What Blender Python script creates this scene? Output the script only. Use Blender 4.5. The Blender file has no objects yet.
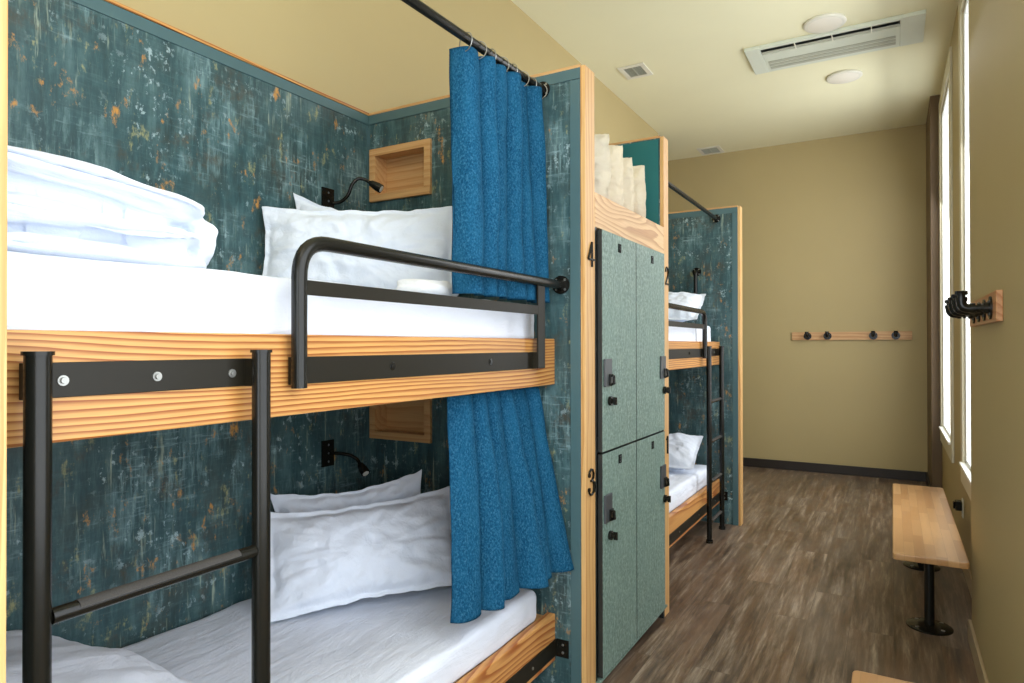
import bpy, bmesh, math, random
from math import pi, sin, cos, radians as R
from mathutils import Vector, Matrix, noise

sc = bpy.context.scene
COL = sc.collection

# ------------------------------------------------------------------ camera
cam_d = bpy.data.cameras.new('camera')
cam = bpy.data.objects.new('camera', cam_d)
COL.objects.link(cam)
cam_d.sensor_fit = 'HORIZONTAL'
cam_d.sensor_width = 36.0
cam_d.lens = 658.986 / 1024 * 36.0
cam_d.clip_start = 0.02
_y, _p, _r = R(30.003), R(0.3294), R(-0.0827)
_F = Vector((-sin(_y) * cos(_p), cos(_y) * cos(_p), sin(_p)))
_X0 = Vector((cos(_y), sin(_y), 0))
_U0 = _X0.cross(_F)
_X = cos(_r) * _X0 + sin(_r) * _U0
_U = -sin(_r) * _X0 + cos(_r) * _U0
cam.matrix_world = Matrix(((_X.x, _U.x, -_F.x, 0), (_X.y, _U.y, -_F.y, 0), (_X.z, _U.z, -_F.z, 1.4), (0, 0, 0, 1)))
sc.camera = cam

# ------------------------------------------------------------------ world, light, exposure
world = bpy.data.worlds.new('world')
sc.world = world
world.use_nodes = True
wn = world.node_tree
wn.nodes['Background'].inputs['Color'].default_value = (0.90, 0.95, 1.0, 1)
wn.nodes['Background'].inputs['Strength'].default_value = 2.5


def area(name, loc, rot, sx, sy, power, col):
    d = bpy.data.lights.new(name, 'AREA')
    d.shape = 'RECTANGLE'
    d.size, d.size_y, d.energy, d.color = sx, sy, power, col
    o = bpy.data.objects.new(name, d)
    COL.objects.link(o)
    o.location = loc
    o.rotation_euler = rot
    return o


# daylight standing in the three tall windows of the right wall
area('daylight_near_window', (0.60, 0.45, 2.05), (0, R(90), 0), 2.7, 2.7, 36, (0.88, 0.94, 1.0))
area('daylight_middle_window', (0.62, 4.35, 2.05), (0, R(68), 0), 2.7, 1.0, 32, (0.96, 0.98, 1.0))
area('daylight_far_window', (0.62, 6.35, 2.05), (0, R(68), 0), 2.7, 1.2, 34, (0.96, 0.98, 1.0))
# unseen fill lights added behind the camera
area('fill_light_rear', (-0.75, -1.52, 1.45), (R(-90), 0, R(180)), 1.9, 2.2, 58, (0.78, 0.88, 1.0))
area('fill_light_overhead', (-0.7, -0.7, 3.62), (0, 0, 0), 1.6, 1.2, 22, (1.0, 0.93, 0.82))

sc.view_settings.view_transform = 'Standard'
sc.view_settings.look = 'None'
sc.view_settings.exposure = 0.40
sc.view_settings.gamma = 1.0
sc.view_settings.use_curve_mapping = False
sc.cycles.max_bounces = 10
sc.cycles.diffuse_bounces = 6
sc.cycles.sample_clamp_indirect = 6

# ------------------------------------------------------------------ material helpers


class NT:
    def __init__(s, name):
        s.m = bpy.data.materials.new(name)
        s.m.use_nodes = True
        s.t = s.m.node_tree
        s.b = s.t.nodes['Principled BSDF']
        s.co = None

    def n(s, typ, **kw):
        nd = s.t.nodes.new(typ)
        for k, v in kw.items():
            setattr(nd, k, v)
        return nd

    def l(s, a, b):
        s.t.links.new(a, b)

    def coord(s):
        if s.co is None:
            s.co = s.n('ShaderNodeTexCoord').outputs['Object']
        return s.co

    def map(s, scale, src=None, rot=(0, 0, 0), loc=(0, 0, 0)):
        m = s.n('ShaderNodeMapping')
        m.inputs['Scale'].default_value = scale
        m.inputs['Rotation'].default_value = rot
        m.inputs['Location'].default_value = loc
        s.l(src or s.coord(), m.inputs['Vector'])
        return m.outputs['Vector']

    def noise(s, vec, scale=1.0, detail=4.0, rough=0.55, dist=0.0):
        n = s.n('ShaderNodeTexNoise')
        n.inputs['Scale'].default_value = scale
        n.inputs['Detail'].default_value = detail
        n.inputs['Roughness'].default_value = rough
        n.inputs['Distortion'].default_value = dist
        s.l(vec, n.inputs['Vector'])
        return n.outputs['Fac']

    def ramp(s, fac, stops, interp='LINEAR'):
        r = s.n('ShaderNodeValToRGB')
        r.color_ramp.interpolation = interp
        e = r.color_ramp.elements
        while len(e) < len(stops):
            e.new(0.5)
        for el, (p, c) in zip(e, stops):
            el.position = p
            el.color = (*c, 1) if len(c) == 3 else c
        s.l(fac, r.inputs['Fac'])
        return r.outputs['Color']

    def step(s, fac, a, b):
        m = s.n('ShaderNodeMapRange', clamp=True)
        m.inputs['From Min'].default_value = a
        m.inputs['From Max'].default_value = b
        s.l(fac, m.inputs['Value'])
        return m.outputs['Result']

    def math(s, op, a, b=None):
        m = s.n('ShaderNodeMath', operation=op)
        for i, v in enumerate((a, b)):
            if v is None:
                continue
            if isinstance(v, (int, float)):
                m.inputs[i].default_value = v
            else:
                s.l(v, m.inputs[i])
        return m.outputs[0]

    def mix(s, fac, a, b, typ='MIX'):
        m = s.n('ShaderNodeMix', data_type='RGBA', blend_type=typ)
        for i, v in ((0, fac), (6, a), (7, b)):
            if isinstance(v, (int, float)):
                m.inputs[i].default_value = v
            elif isinstance(v, tuple):
                m.inputs[i].default_value = (*v, 1)
            else:
                s.l(v, m.inputs[i])
        return m.outputs[2]

    def bump(s, h, strength, dist=0.002):
        b = s.n('ShaderNodeBump')
        b.inputs['Strength'].default_value = strength
        b.inputs['Distance'].default_value = dist
        s.l(h, b.inputs['Height'])
        s.l(b.outputs['Normal'], s.b.inputs['Normal'])

    def fin(s, col=None, rough=0.5, metal=0.0, spec=0.5):
        if col is not None:
            if isinstance(col, tuple):
                s.b.inputs['Base Color'].default_value = (*col, 1)
            else:
                s.l(col, s.b.inputs['Base Color'])
        if isinstance(rough, (int, float)):
            s.b.inputs['Roughness'].default_value = rough
        else:
            s.l(rough, s.b.inputs['Roughness'])
        s.b.inputs['Metallic'].default_value = metal
        s.b.inputs['Specular IOR Level'].default_value = spec
        return s.m


def m_paint(name, col, rough=0.6, amt=0.05):
    t = NT(name)
    f = t.noise(t.map((1.3, 1.3, 1.3)), 1.0, 3)
    c = t.mix(f, tuple(x * (1 - amt) for x in col), tuple(min(1, x * (1 + amt)) for x in col))
    g = t.noise(t.map((160, 160, 160)), 1.0, 2)
    t.bump(g, 0.08, 0.001)
    return t.fin(c, rough, spec=0.3)


def m_plain(name, col, rough=0.5, metal=0.0, spec=0.5, var=0.08, scale=30):
    t = NT(name)
    f = t.noise(t.map((scale,) * 3), 1.0, 3)
    c = t.mix(f, tuple(x * (1 - var) for x in col), tuple(min(1, x * (1 + var)) for x in col))
    return t.fin(c, rough, metal, spec)


def m_wood(name, along, light, dark, rings=74, wob=5.0, rough=0.42, seed=0.0, soft=0.55):
    """Softwood with growth lines running along one axis (0 x, 1 y, 2 z)."""
    t = NT(name)
    s1 = [3.2, 3.2, 3.2]
    s1[along] = 0.55
    n1 = t.noise(t.map(tuple(s1), loc=(seed, seed * 2, seed)), 1.0, 2.0, 0.5, 0.4)
    s2 = [26, 26, 26]
    s2[along] = 2.0
    n2 = t.noise(t.map(tuple(s2), loc=(seed, 0, 0)), 1.0, 3.0)
    sep = t.n('ShaderNodeSeparateXYZ')
    t.l(t.coord(), sep.inputs[0])
    ax = [i for i in (0, 1, 2) if i != along]
    a = t.math('MULTIPLY', sep.outputs[ax[0]], rings * 0.72)
    b = t.math('MULTIPLY', sep.outputs[ax[1]], rings)
    v = t.math('ADD', a, b)
    v = t.math('ADD', v, t.math('MULTIPLY', n1, wob * 2.2))
    v = t.math('ADD', v, t.math('MULTIPLY', n2, 0.9))
    fr = t.math('FRACT', v)
    mid = tuple(l * (1 - soft) + d * soft for l, d in zip(light, dark))
    c = t.ramp(fr, [(0.0, light), (0.34, tuple(x * 0.97 for x in light)), (0.62, mid), (0.86, dark), (0.93, dark), (1.0, light)])
    s3 = [240, 240, 240]
    s3[along] = 6
    fib = t.noise(t.map(tuple(s3)), 1.0, 2.0)
    c = t.mix(t.math('MULTIPLY', t.step(fib, 0.40, 0.75), 0.55), c, t.mix(1.0, c, (0.72, 0.66, 0.58), 'MULTIPLY'))
    big = t.noise(t.map((1.7, 1.7, 1.7), loc=(seed, 3, 1)), 1.0, 2.0)
    c = t.mix(t.math('MULTIPLY', t.step(big, 0.4, 0.7), 0.18), c, mid)
    t.bump(fib, 0.15, 0.0006)
    return t.fin(c, rough, spec=0.4)


def m_distressed():
    """Teal laminate printed with scuffs, pale scratches and ochre rust spots."""
    t = NT('distressed_teal_laminate')
    M = t.math
    vst = t.noise(t.map((16, 16, 3.2)), 1.0, 7, 0.7)
    hst = t.noise(t.map((2.6, 2.6, 15), rot=(R(10), R(10), 0)), 1.0, 7, 0.7)
    blo = t.noise(t.map((3.4, 3.4, 3.4)), 1.0, 5, 0.65)
    fv = t.noise(t.map((75, 75, 8)), 1.0, 5, 0.75)
    fh = t.noise(t.map((7, 7, 70), rot=(R(9), R(9), 0)), 1.0, 5, 0.75)
    base = t.ramp(vst, [(0.30, (0.020, 0.040, 0.042)), (0.48, (0.034, 0.082, 0.090)), (0.66, (0.078, 0.145, 0.152))])
    base = t.mix(M('MULTIPLY', t.step(hst, 0.47, 0.62), 0.65), base, (0.030, 0.066, 0.072))
    base = t.mix(M('MULTIPLY', t.step(blo, 0.50, 0.64), 0.6), base, (0.046, 0.058, 0.048))
    # light grain everywhere
    base = t.mix(M('MULTIPLY', t.step(fv, 0.50, 0.68), 0.35), base, (0.110, 0.185, 0.190))
    base = t.mix(M('MULTIPLY', t.step(fh, 0.53, 0.70), 0.35), base, (0.095, 0.165, 0.175))
    # pale blue washed patches
    pm = t.step(t.noise(t.map((5.5, 5.5, 3.4), loc=(5, 1, 2)), 1.0, 6, 0.65), 0.50, 0.62)
    base = t.mix(M('MULTIPLY', M('MULTIPLY', pm, t.step(vst, 0.42, 0.60)), 0.45), base, (0.125, 0.220, 0.235))
    base = t.mix(M('MULTIPLY', M('MULTIPLY', pm, t.step(fv, 0.48, 0.64)), 0.75), base, (0.215, 0.335, 0.340))
    base = t.mix(M('MULTIPLY', M('MULTIPLY', pm, t.step(fh, 0.54, 0.68)), 0.80), base, (0.260, 0.380, 0.400))
    fl = M('ADD', t.noise(t.map((34, 34, 26), loc=(6, 2, 8)), 1.0, 5, 0.75), M('MULTIPLY', hst, 0.25))
    pm2 = t.step(t.noise(t.map((4.2, 4.2, 3.4), loc=(9, 4, 7)), 1.0, 4, 0.6), 0.46, 0.60)
    base = t.mix(M('MULTIPLY', M('MULTIPLY', t.step(fl, 0.70, 0.76), pm2), 0.8), base, (0.38, 0.50, 0.52))
    # thin vertical drips in a pale yellow-green
    drip = t.noise(t.map((30, 30, 2.2), loc=(2, 7, 3)), 1.0, 5, 0.7)
    dm = t.step(t.noise(t.map((5, 5, 4), loc=(1, 9, 4)), 1.0, 4), 0.47, 0.58)
    base = t.mix(M('MULTIPLY', M('MULTIPLY', t.step(drip, 0.60, 0.68), dm), 0.8), base, (0.37, 0.44, 0.34))
    # yellow-green flecks and ochre rust, ragged by the fine grain
    yg = M('ADD', t.noise(t.map((15, 15, 7), loc=(8, 8, 1)), 1.0, 6, 0.75), M('MULTIPLY', fh, 0.12))
    base = t.mix(M('MULTIPLY', t.step(yg, 0.665, 0.75), 0.75), base, (0.36, 0.35, 0.16))
    rb = t.noise(t.map((6.5, 6.5, 5), loc=(13, 2, 5)), 1.0, 6, 0.75)
    base = t.mix(M('MULTIPLY', t.step(rb, 0.56, 0.70), 0.7), base, (0.075, 0.050, 0.026))
    oc = M('ADD', t.noise(t.map((14, 14, 8.5), loc=(3, 2, 9)), 1.0, 6, 0.75), M('MULTIPLY', fv, 0.16))
    base = t.mix(t.step(oc, 0.692, 0.775), base, (0.50, 0.245, 0.055))
    return t.fin(base, 0.40, spec=0.35)


def m_locker():
    t = NT('grey_green_locker_laminate')
    a = t.noise(t.map((70, 70, 70)), 1.0, 4, 0.7)
    b = t.noise(t.map((7, 7, 3)), 1.0, 4)
    c = t.ramp(a, [(0.34, (0.075, 0.130, 0.108)), (0.5, (0.155, 0.240, 0.203)), (0.66, (0.29, 0.39, 0.335))])
    c = t.mix(t.math('MULTIPLY', t.step(b, 0.4, 0.7), 0.45), c, (0.18, 0.28, 0.24))
    v = t.noise(t.map((120, 120, 10)), 1.0, 3)
    c = t.mix(t.math('MULTIPLY', t.step(v, 0.52, 0.66), 0.45), c, (0.37, 0.48, 0.42))
    v2 = t.noise(t.map((60, 60, 14), loc=(4, 1, 2)), 1.0, 4, 0.7)
    c = t.mix(t.math('MULTIPLY', t.step(v2, 0.52, 0.66), 0.45), c, (0.105, 0.185, 0.160))
    return t.fin(c, 0.5, spec=0.35)


def m_sheet(name='white_cotton', col=(0.73, 0.775, 0.865)):
    t = NT(name)
    w = t.noise(t.map((500, 500, 500)), 1.0, 1)
    big = t.noise(t.map((9, 5, 9)), 1.0, 5, 0.6, 0.6)
    h = t.math('ADD', t.math('MULTIPLY', w, 0.04), big)
    st_ = t.noise(t.map((22, 3.5, 22), rot=(0, 0, R(14))), 1.0, 4, 0.6, 0.8)
    h = t.math('ADD', h, t.math('MULTIPLY', st_, 0.7))
    t.bump(h, 0.55, 0.014)
    t.b.inputs['Sheen Weight'].default_value = 0.1
    return t.fin(col, 0.9, spec=0.1)


def m_curtain():
    t = NT('blue_woven_curtain')
    a = t.noise(t.map((190, 190, 120)), 1.0, 4, 0.75)
    b = t.noise(t.map((18, 18, 6)), 1.0, 3)
    c = t.ramp(a, [(0.33, (0.004, 0.036, 0.080)), (0.52, (0.010, 0.074, 0.150)), (0.72, (0.050, 0.165, 0.255))])
    c = t.mix(t.math('MULTIPLY', t.step(b, 0.4, 0.7), 0.3), c, (0.018, 0.120, 0.225))
    t.bump(a, 0.5, 0.002)
    return t.fin(c, 0.9, spec=0.05)


def m_floor():
    t = NT('wood_look_vinyl_planks')
    mp = t.map((1, 1, 1), rot=(0, 0, R(90)))
    br = t.n('ShaderNodeTexBrick')
    br.offset = 0.37
    br.inputs['Scale'].default_value = 1.0
    br.inputs['Brick Width'].default_value = 1.22
    br.inputs['Row Height'].default_value = 0.19
    br.inputs['Mortar Size'].default_value = 0.0012
    br.inputs['Mortar Smooth'].default_value = 0.2
    br.inputs['Color1'].default_value = (0, 0, 0, 1)
    br.inputs['Color2'].default_value = (1, 1, 1, 1)
    br.inputs['Mortar'].default_value = (0.5, 0.5, 0.5, 1)
    t.l(mp, br.inputs['Vector'])
    off = t.n('ShaderNodeVectorMath', operation='MULTIPLY_ADD')
    t.l(br.outputs['Color'], off.inputs[0])
    off.inputs[1].default_value = (7, 7, 7)
    t.l(t.coord(), off.inputs[2])
    g1 = t.noise(t.map((24, 1.7, 1), src=off.outputs[0]), 1.0, 7, 0.70, 0.25)
    g2 = t.noise(t.map((85, 5.0, 1), src=off.outputs[0]), 1.0, 5, 0.7)
    g3 = t.noise(t.map((2.2, 1.1, 1), src=off.outputs[0]), 1.0, 3)
    c = t.ramp(g1, [(0.34, (0.045, 0.029, 0.019)), (0.46, (0.115, 0.076, 0.048)), (0.55, (0.200, 0.147, 0.100)), (0.68, (0.37, 0.30, 0.225))])
    c = t.mix(t.math('MULTIPLY', t.step(g2, 0.45, 0.72), 0.55), c, (0.060, 0.042, 0.030))
    c = t.mix(t.math('MULTIPLY', t.step(g3, 0.45, 0.65), 0.30), c, (0.24, 0.20, 0.16))
    g4 = t.noise(t.map((14, 1.2, 1), src=off.outputs[0], loc=(3, 3, 0)), 1.0, 4, 0.6)
    c = t.mix(t.math('MULTIPLY', t.step(g4, 0.48, 0.62), 0.45), c, (0.150, 0.084, 0.045))
    tone = t.mix(br.outputs['Color'], (0.88, 0.88, 0.88), (1.10, 1.08, 1.06))
    c = t.mix(1.0, c, tone, 'MULTIPLY')
    c = t.mix(t.math('MULTIPLY', br.outputs['Fac'], 0.35), c, (0.03, 0.022, 0.016))
    t.bump(g2, 0.15, 0.001)
    return t.fin(c, t.step(g1, -0.6, 2.2), spec=0.4)


def m_block():
    """Butcher-block bench top: short maple staves along y."""
    t = NT('butcher_block_maple')
    br = t.n('ShaderNodeTexBrick')
    br.offset = 0.43
    br.inputs['Scale'].default_value = 1.0
    br.inputs['Brick Width'].default_value = 0.34
    br.inputs['Row Height'].default_value = 0.042
    br.inputs['Mortar Size'].default_value = 0.0005
    br.inputs['Color1'].default_value = (0.36, 0.180, 0.065, 1)
    br.inputs['Color2'].default_value = (0.54, 0.310, 0.130, 1)
    br.inputs['Mortar'].default_value = (0.30, 0.17, 0.07, 1)
    t.l(t.map((1, 1, 1), rot=(0, 0, R(90))), br.inputs['Vector'])
    g = t.noise(t.map((60, 4, 60)), 1.0, 4)
    c = t.mix(t.math('MULTIPLY', t.step(g, 0.4, 0.7), 0.3), br.outputs['Color'], (0.36, 0.20, 0.085))
    return t.fin(c, 0.3, spec=0.45)


def m_glass():
    t = NT('window_glass')
    for nd in list(t.t.nodes):
        if nd.type == 'BSDF_PRINCIPLED':
            t.t.nodes.remove(nd)
    out = [n for n in t.t.nodes if n.type == 'OUTPUT_MATERIAL'][0]
    tr = t.n('ShaderNodeBsdfTransparent')
    gl = t.n('ShaderNodeBsdfGlossy')
    gl.inputs['Roughness'].default_value = 0.02
    mx = t.n('ShaderNodeMixShader')
    mx.inputs[0].default_value = 0.06
    t.l(tr.outputs[0], mx.inputs[1])
    t.l(gl.outputs[0], mx.inputs[2])
    t.l(mx.outputs[0], out.inputs[0])
    return t.m


WALL = m_paint('tan_wall_paint', (0.43, 0.343, 0.168), 0.5)
CEIL = m_paint('cream_ceiling_paint', (0.80, 0.765, 0.53), 0.7)
BROWNP = m_paint('dark_brown_wall_paint', (0.13, 0.085, 0.045), 0.5)
BASEB = m_paint('dark_brown_baseboard', (0.030, 0.024, 0.020), 0.4)
BASET = m_paint('tan_baseboard', (0.42, 0.33, 0.20), 0.4)
FLOOR = m_floor()
PINE_L, PINE_D = (0.62, 0.325, 0.100), (0.27, 0.075, 0.012)
PINE_Y = m_wood('pine_grain_lengthwise', 1, PINE_L, PINE_D)
PINE_Z = m_wood('pine_grain_upright', 2, (0.70, 0.43, 0.17), (0.56, 0.28, 0.09), 36, 2.0, soft=0.4)
PINE_X = m_wood('pine_grain_crosswise', 0, (0.62, 0.37, 0.16), (0.52, 0.27, 0.10), 30, 2.0)
PINE_F = m_wood('pine_fascia_swirled', 1, (0.74, 0.48, 0.22), (0.50, 0.25, 0.085), 26, 13.0, seed=4.2)
BOARD2 = m_wood('pine_bed_board_bold_figure', 1, (0.64, 0.32, 0.10), (0.34, 0.10, 0.022), 16, 8.0, seed=9.0)
TEALP = m_distressed()
TEALT = m_plain('plain_teal_trim', (0.060, 0.122, 0.132), 0.45, var=0.05)
TEALB = m_plain('bright_teal_side', (0.0, 0.125, 0.130), 0.55, var=0.03)
LOCK = m_locker()
BLACK = m_plain('black_powder_coat', (0.0085, 0.0082, 0.0060), 0.26, 0.0, 0.30, var=0.15, scale=200)
BARM = m_plain('black_brown_flat_steel', (0.012, 0.0100, 0.0055), 0.45, 0.0, 0.25, var=0.12, scale=60)
GRIP = m_plain('grit_tread', (0.035, 0.032, 0.028), 0.8, var=0.5, scale=500)
DARKG = m_plain('dark_grey_plastic', (0.055, 0.062, 0.068), 0.4)
EDGE = m_plain('black_laminate_edge', (0.020, 0.022, 0.020), 0.4)
PLATE = m_plain('matt_black_plate', (0.012, 0.013, 0.012), 0.8, spec=0.1)
STEEL = m_plain('zinc_bolt', (0.30, 0.30, 0.28), 0.35, 0.8)
SHEET = m_sheet()
PILLOW = m_sheet('white_pillow_cotton', (0.72, 0.775, 0.87))
CURT = m_curtain()
CANVAS = m_sheet('cream_canvas', (0.76, 0.69, 0.55))
BLOCK = m_block()
WHITE = m_plain('white_plastic', (0.72, 0.70, 0.60), 0.45, var=0.03)
ACW = m_plain('grey_white_plastic', (0.64, 0.68, 0.58), 0.45, var=0.03)
ACG = m_plain('pale_grey_louvre', (0.42, 0.43, 0.35), 0.5, var=0.05)
CASING = m_plain('window_casing_paint', (0.62, 0.58, 0.44), 0.5, var=0.03)
FRAME = m_plain('white_window_sash', (0.80, 0.80, 0.76), 0.4, var=0.02)
GLASS = m_glass()
LED = m_plain('lamp_lens', (0.75, 0.75, 0.7), 0.2)

# ------------------------------------------------------------------ mesh helpers


class MB:
    def __init__(s):
        s.v, s.f, s.mi = [], [], []

    def add(s, vs, fs, mi=0, M=None):
        o = len(s.v)
        for p in vs:
            p = Vector(p)
            s.v.append(M @ p if M else p)
        for f in fs:
            s.f.append([i + o for i in f])
            s.mi.append(mi)
        return s

    def box(s, x0, x1, y0, y1, z0, z1, mi=0, M=None):
        vs = [(x, y, z) for x in (x0, x1) for y in (y0, y1) for z in (z0, z1)]
        fs = [(0, 1, 3, 2), (4, 6, 7, 5), (0, 4, 5, 1), (2, 3, 7, 6), (0, 2, 6, 4), (1, 5, 7, 3)]
        return s.add(vs, fs, mi, M)

    def tube(s, pts, r, n=16, mi=0, M=None, caps=True):
        pts = [Vector(p) for p in pts]
        rr = r if isinstance(r, (list, tuple)) else [r] * len(pts)
        vs, fs = [], []
        up = None
        for i, p in enumerate(pts):
            a = pts[max(i - 1, 0)]
            b = pts[min(i + 1, len(pts) - 1)]
            t = (b - a)
            if t.length < 1e-9:
                t = Vector((0, 0, 1))
            t.normalize()
            if up is None:
                up = t.orthogonal().normalized()
            else:
                up = (up - t * up.dot(t)).normalized()
            w = t.cross(up)
            for k in range(n):
                an = 2 * pi * k / n
                vs.append(p + (up * cos(an) + w * sin(an)) * rr[i])
        for i in range(len(pts) - 1):
            for k in range(n):
                k2 = (k + 1) % n
                fs.append((i * n + k, i * n + k2, (i + 1) * n + k2, (i + 1) * n + k))
        if caps:
            fs.append(tuple(range(n))[::-1])
            fs.append(tuple((len(pts) - 1) * n + k for k in range(n)))
        return s.add(vs, fs, mi, M)

    def cyl(s, a, b, r, n=24, mi=0, r2=None, M=None):
        return s.tube([a, b], [r, r if r2 is None else r2], n, mi, M)

    def torus(s, c, axis, R0, r, n=24, m=8, mi=0):
        axis = Vector(axis).normalized()
        u = axis.orthogonal().normalized()
        w = axis.cross(u)
        vs, fs = [], []
        for i in range(n):
            a = 2 * pi * i / n
            d = u * cos(a) + w * sin(a)
            for j in range(m):
                b = 2 * pi * j / m
                vs.append(Vector(c) + d * (R0 + r * cos(b)) + axis * (r * sin(b)))
        for i in range(n):
            for j in range(m):
                fs.append((i * m + j, ((i + 1) % n) * m + j, ((i + 1) % n) * m + (j + 1) % m, i * m + (j + 1) % m))
        return s.add(vs, fs, mi)

    def build(s, name, mats, parent=None, bevel=0.0, smooth=False, seg=2):
        me = bpy.data.meshes.new(name)
        me.from_pydata([tuple(v) for v in s.v], [], s.f)
        if not isinstance(mats, (list, tuple)):
            mats = [mats]
        for m in mats:
            me.materials.append(m)
        for p, i in zip(me.polygons, s.mi):
            p.material_index = i
        bm = bmesh.new()
        bm.from_mesh(me)
        bmesh.ops.recalc_face_normals(bm, faces=bm.faces)
        bm.to_mesh(me)
        bm.free()
        o = bpy.data.objects.new(name, me)
        COL.objects.link(o)
        if parent:
            o.parent = parent
        if bevel:
            b = o.modifiers.new('bevel', 'BEVEL')
            b.width = bevel
            b.segments = seg
            b.limit_method = 'ANGLE'
            b.angle_limit = R(40)
        if smooth:
            for p in me.polygons:
                p.use_smooth = True
            try:
                me.set_sharp_from_angle(angle=R(42))
            except Exception:
                pass
        return o


def tag(o, label=None, cat=None, group=None, kind=None):
    for k, v in (('label', label), ('category', cat), ('group', group), ('kind', kind)):
        if v:
            o[k] = v
    return o


def thing(name, label, cat, loc=(0, 0, 0), group=None):
    o = bpy.data.objects.new(name, None)
    COL.objects.link(o)
    o.location = loc
    o.empty_display_size = 0.1
    return tag(o, label, cat, group)


def adopt(o, root):
    """Keep a part built in world coordinates where it is under an Empty that stands elsewhere."""
    o.parent = root
    o.matrix_parent_inverse = Matrix.Translation(root.location).inverted()
    return o


def fbm(p, oc=4):
    return noise.fractal(Vector(p), 1.0, 2.0, oc)


def ridge(x):
    return 1 - abs(x) * 2


# ------------------------------------------------------------------ the room
H = 3.66
XL, XW, XP = -2.155, 0.385, 0.318
YB, YR = 7.954, -1.6
BB = 0.10


def struct(name, mb, m, bevel=0.0):
    return tag(mb.build(name, m, None, bevel), kind='structure')


struct('floor', MB().box(XL - .9, .8, YR - .1, YB + .1, -0.08, 0), FLOOR)
struct('ceiling', MB().box(XL - .9, .8, YR - .1, YB + .1, H, H + .1), CEIL)
struct('wall_left', MB().box(XL - .85, XL, YR, 6.85, 0, H).box(XL - .85, XL - .75, 6.85, YB, 0, H), WALL)
struct('wall_back', MB().box(XL - .9, .55, YB, YB + .12, 0, H), WALL)
struct('wall_rear', MB().box(XL - .1, .55, YR - .12, YR, 0, H), WALL)
WZ0, WZ1 = 0.66, 3.45
WINS = [(-0.90, 1.85), (3.84, 4.90), (5.86, 6.955)]
w = MB()
y = YR
for a, b in WINS:
    w.box(XW, XW + .12, y, a, 0, H)
    w.box(XW, XW + .12, a, b, 0, WZ0)
    w.box(XW, XW + .12, a, b, WZ1, H)
    y = b
w.box(XW, XW + .12, y, YB, 0, H)
struct('wall_right', w, WALL)
struct('wall_right_pier', MB().box(XP, XW - .0005, 2.05, 3.778, 0, H), WALL, 0.004)
struct('wall_right_pilaster', MB().box(.305, XW - .0005, 7.083, YB - .0005, 0, H), BROWNP)
struct('baseboard_back', MB().box(XL - .749, .304, YB - .014, YB - .0005, 0, BB), BASEB, 0.003)
struct('baseboard_left', MB().box(XL + .0005, XL + .014, 5.40, 6.85, 0, BB), BASEB, 0.003)
struct('baseboard_right', MB().box(XW - .014, XW - .0005, 3.793, 7.068, 0, BB), BASET, 0.003)
struct('baseboard_pilaster', MB().box(.291, .3045, 7.07, YB - .015, 0, BB).box(.3045, XW, 7.069, 7.0825, 0, BB), BASEB, 0.003)
struct('baseboard_pier', MB().box(XP - .014, XP - .0005, 2.04, 3.792, 0, BB).box(XP - .0005, XW, 3.7785, 3.792, 0, BB), BASET, 0.003)

for k, (a, b) in enumerate(WINS):
    root = bpy.data.objects.new('window_%d' % (k + 1), None)
    COL.objects.link(root)
    root['kind'] = 'structure'
    root.location = (XW, (a + b) / 2, WZ0)
    cw, x0, x1 = 0.12, XW - .016, XW - .0005
    c = MB().box(x0, x1, a - cw, a, WZ0 - cw, WZ1 + cw).box(x0, x1, b, b + cw, WZ0 - cw, WZ1 + cw)
    c.box(x0, x1, a, b, WZ1, WZ1 + cw).box(x0, x1, a, b, WZ0 - cw, WZ0)
    adopt(c.build('window_casing', CASING, None, 0.002), root)
    s = MB().box(XW - .032, XW + .0005, a - .02, b + .02, WZ0 - .002, WZ0 + .016)
    adopt(s.build('window_sill', FRAME, None, 0.003), root)
    f = 0.035
    gx0, gx1 = XW + .001, XW + .05
    s = MB().box(gx0, gx1, a, a + f, WZ0, WZ1).box(gx0, gx1, b - f, b, WZ0, WZ1)
    s.box(gx0, gx1, a + f, b - f, WZ0, WZ0 + f).box(gx0, gx1, a + f, b - f, WZ1 - f, WZ1)
    adopt(s.build('window_frame', FRAME, None, 0.002), root)
    adopt(MB().box(XW + .003, XW + .006, a + f, b - f, WZ0 + f, WZ1 - f).build('window_glass', GLASS), root)

# ------------------------------------------------------------------ built-in bunk beds
XK = -2.12      # face of the back panelling
PT = 2.48       # top of the panels


def pipe_bend(p0, c, p1, rad, n=8):
    """points of a fillet at corner c between p0 and p1"""
    p0, c, p1 = Vector(p0), Vector(c), Vector(p1)
    a, b = (p0 - c).normalized(), (p1 - c).normalized()
    A, B = c + a * rad, c + b * rad
    out = []
    for i in range(n + 1):
        t = i / n
        out.append(A * (1 - t) ** 2 + c * 2 * t * (1 - t) + B * t * t)
    return out


def flange(x, y, z, ny, r=0.036):
    """pipe flange screwed to an end panel; ny = direction out of the panel"""
    m = MB()
    m.cyl((x, y, z), (x, y + ny * .007, z), r, 28)
    m.cyl((x, y + ny * .007, z), (x, y + ny * .026, z), .023, 24, r2=.020)
    for k in range(4):
        a = pi / 4 + k * pi / 2
        m.cyl((x + .027 * cos(a), y + ny * .006, z + .027 * sin(a)), (x + .027 * cos(a), y + ny * .0095, z + .027 * sin(a)), .0045, 10, 1)
    return m


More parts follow.
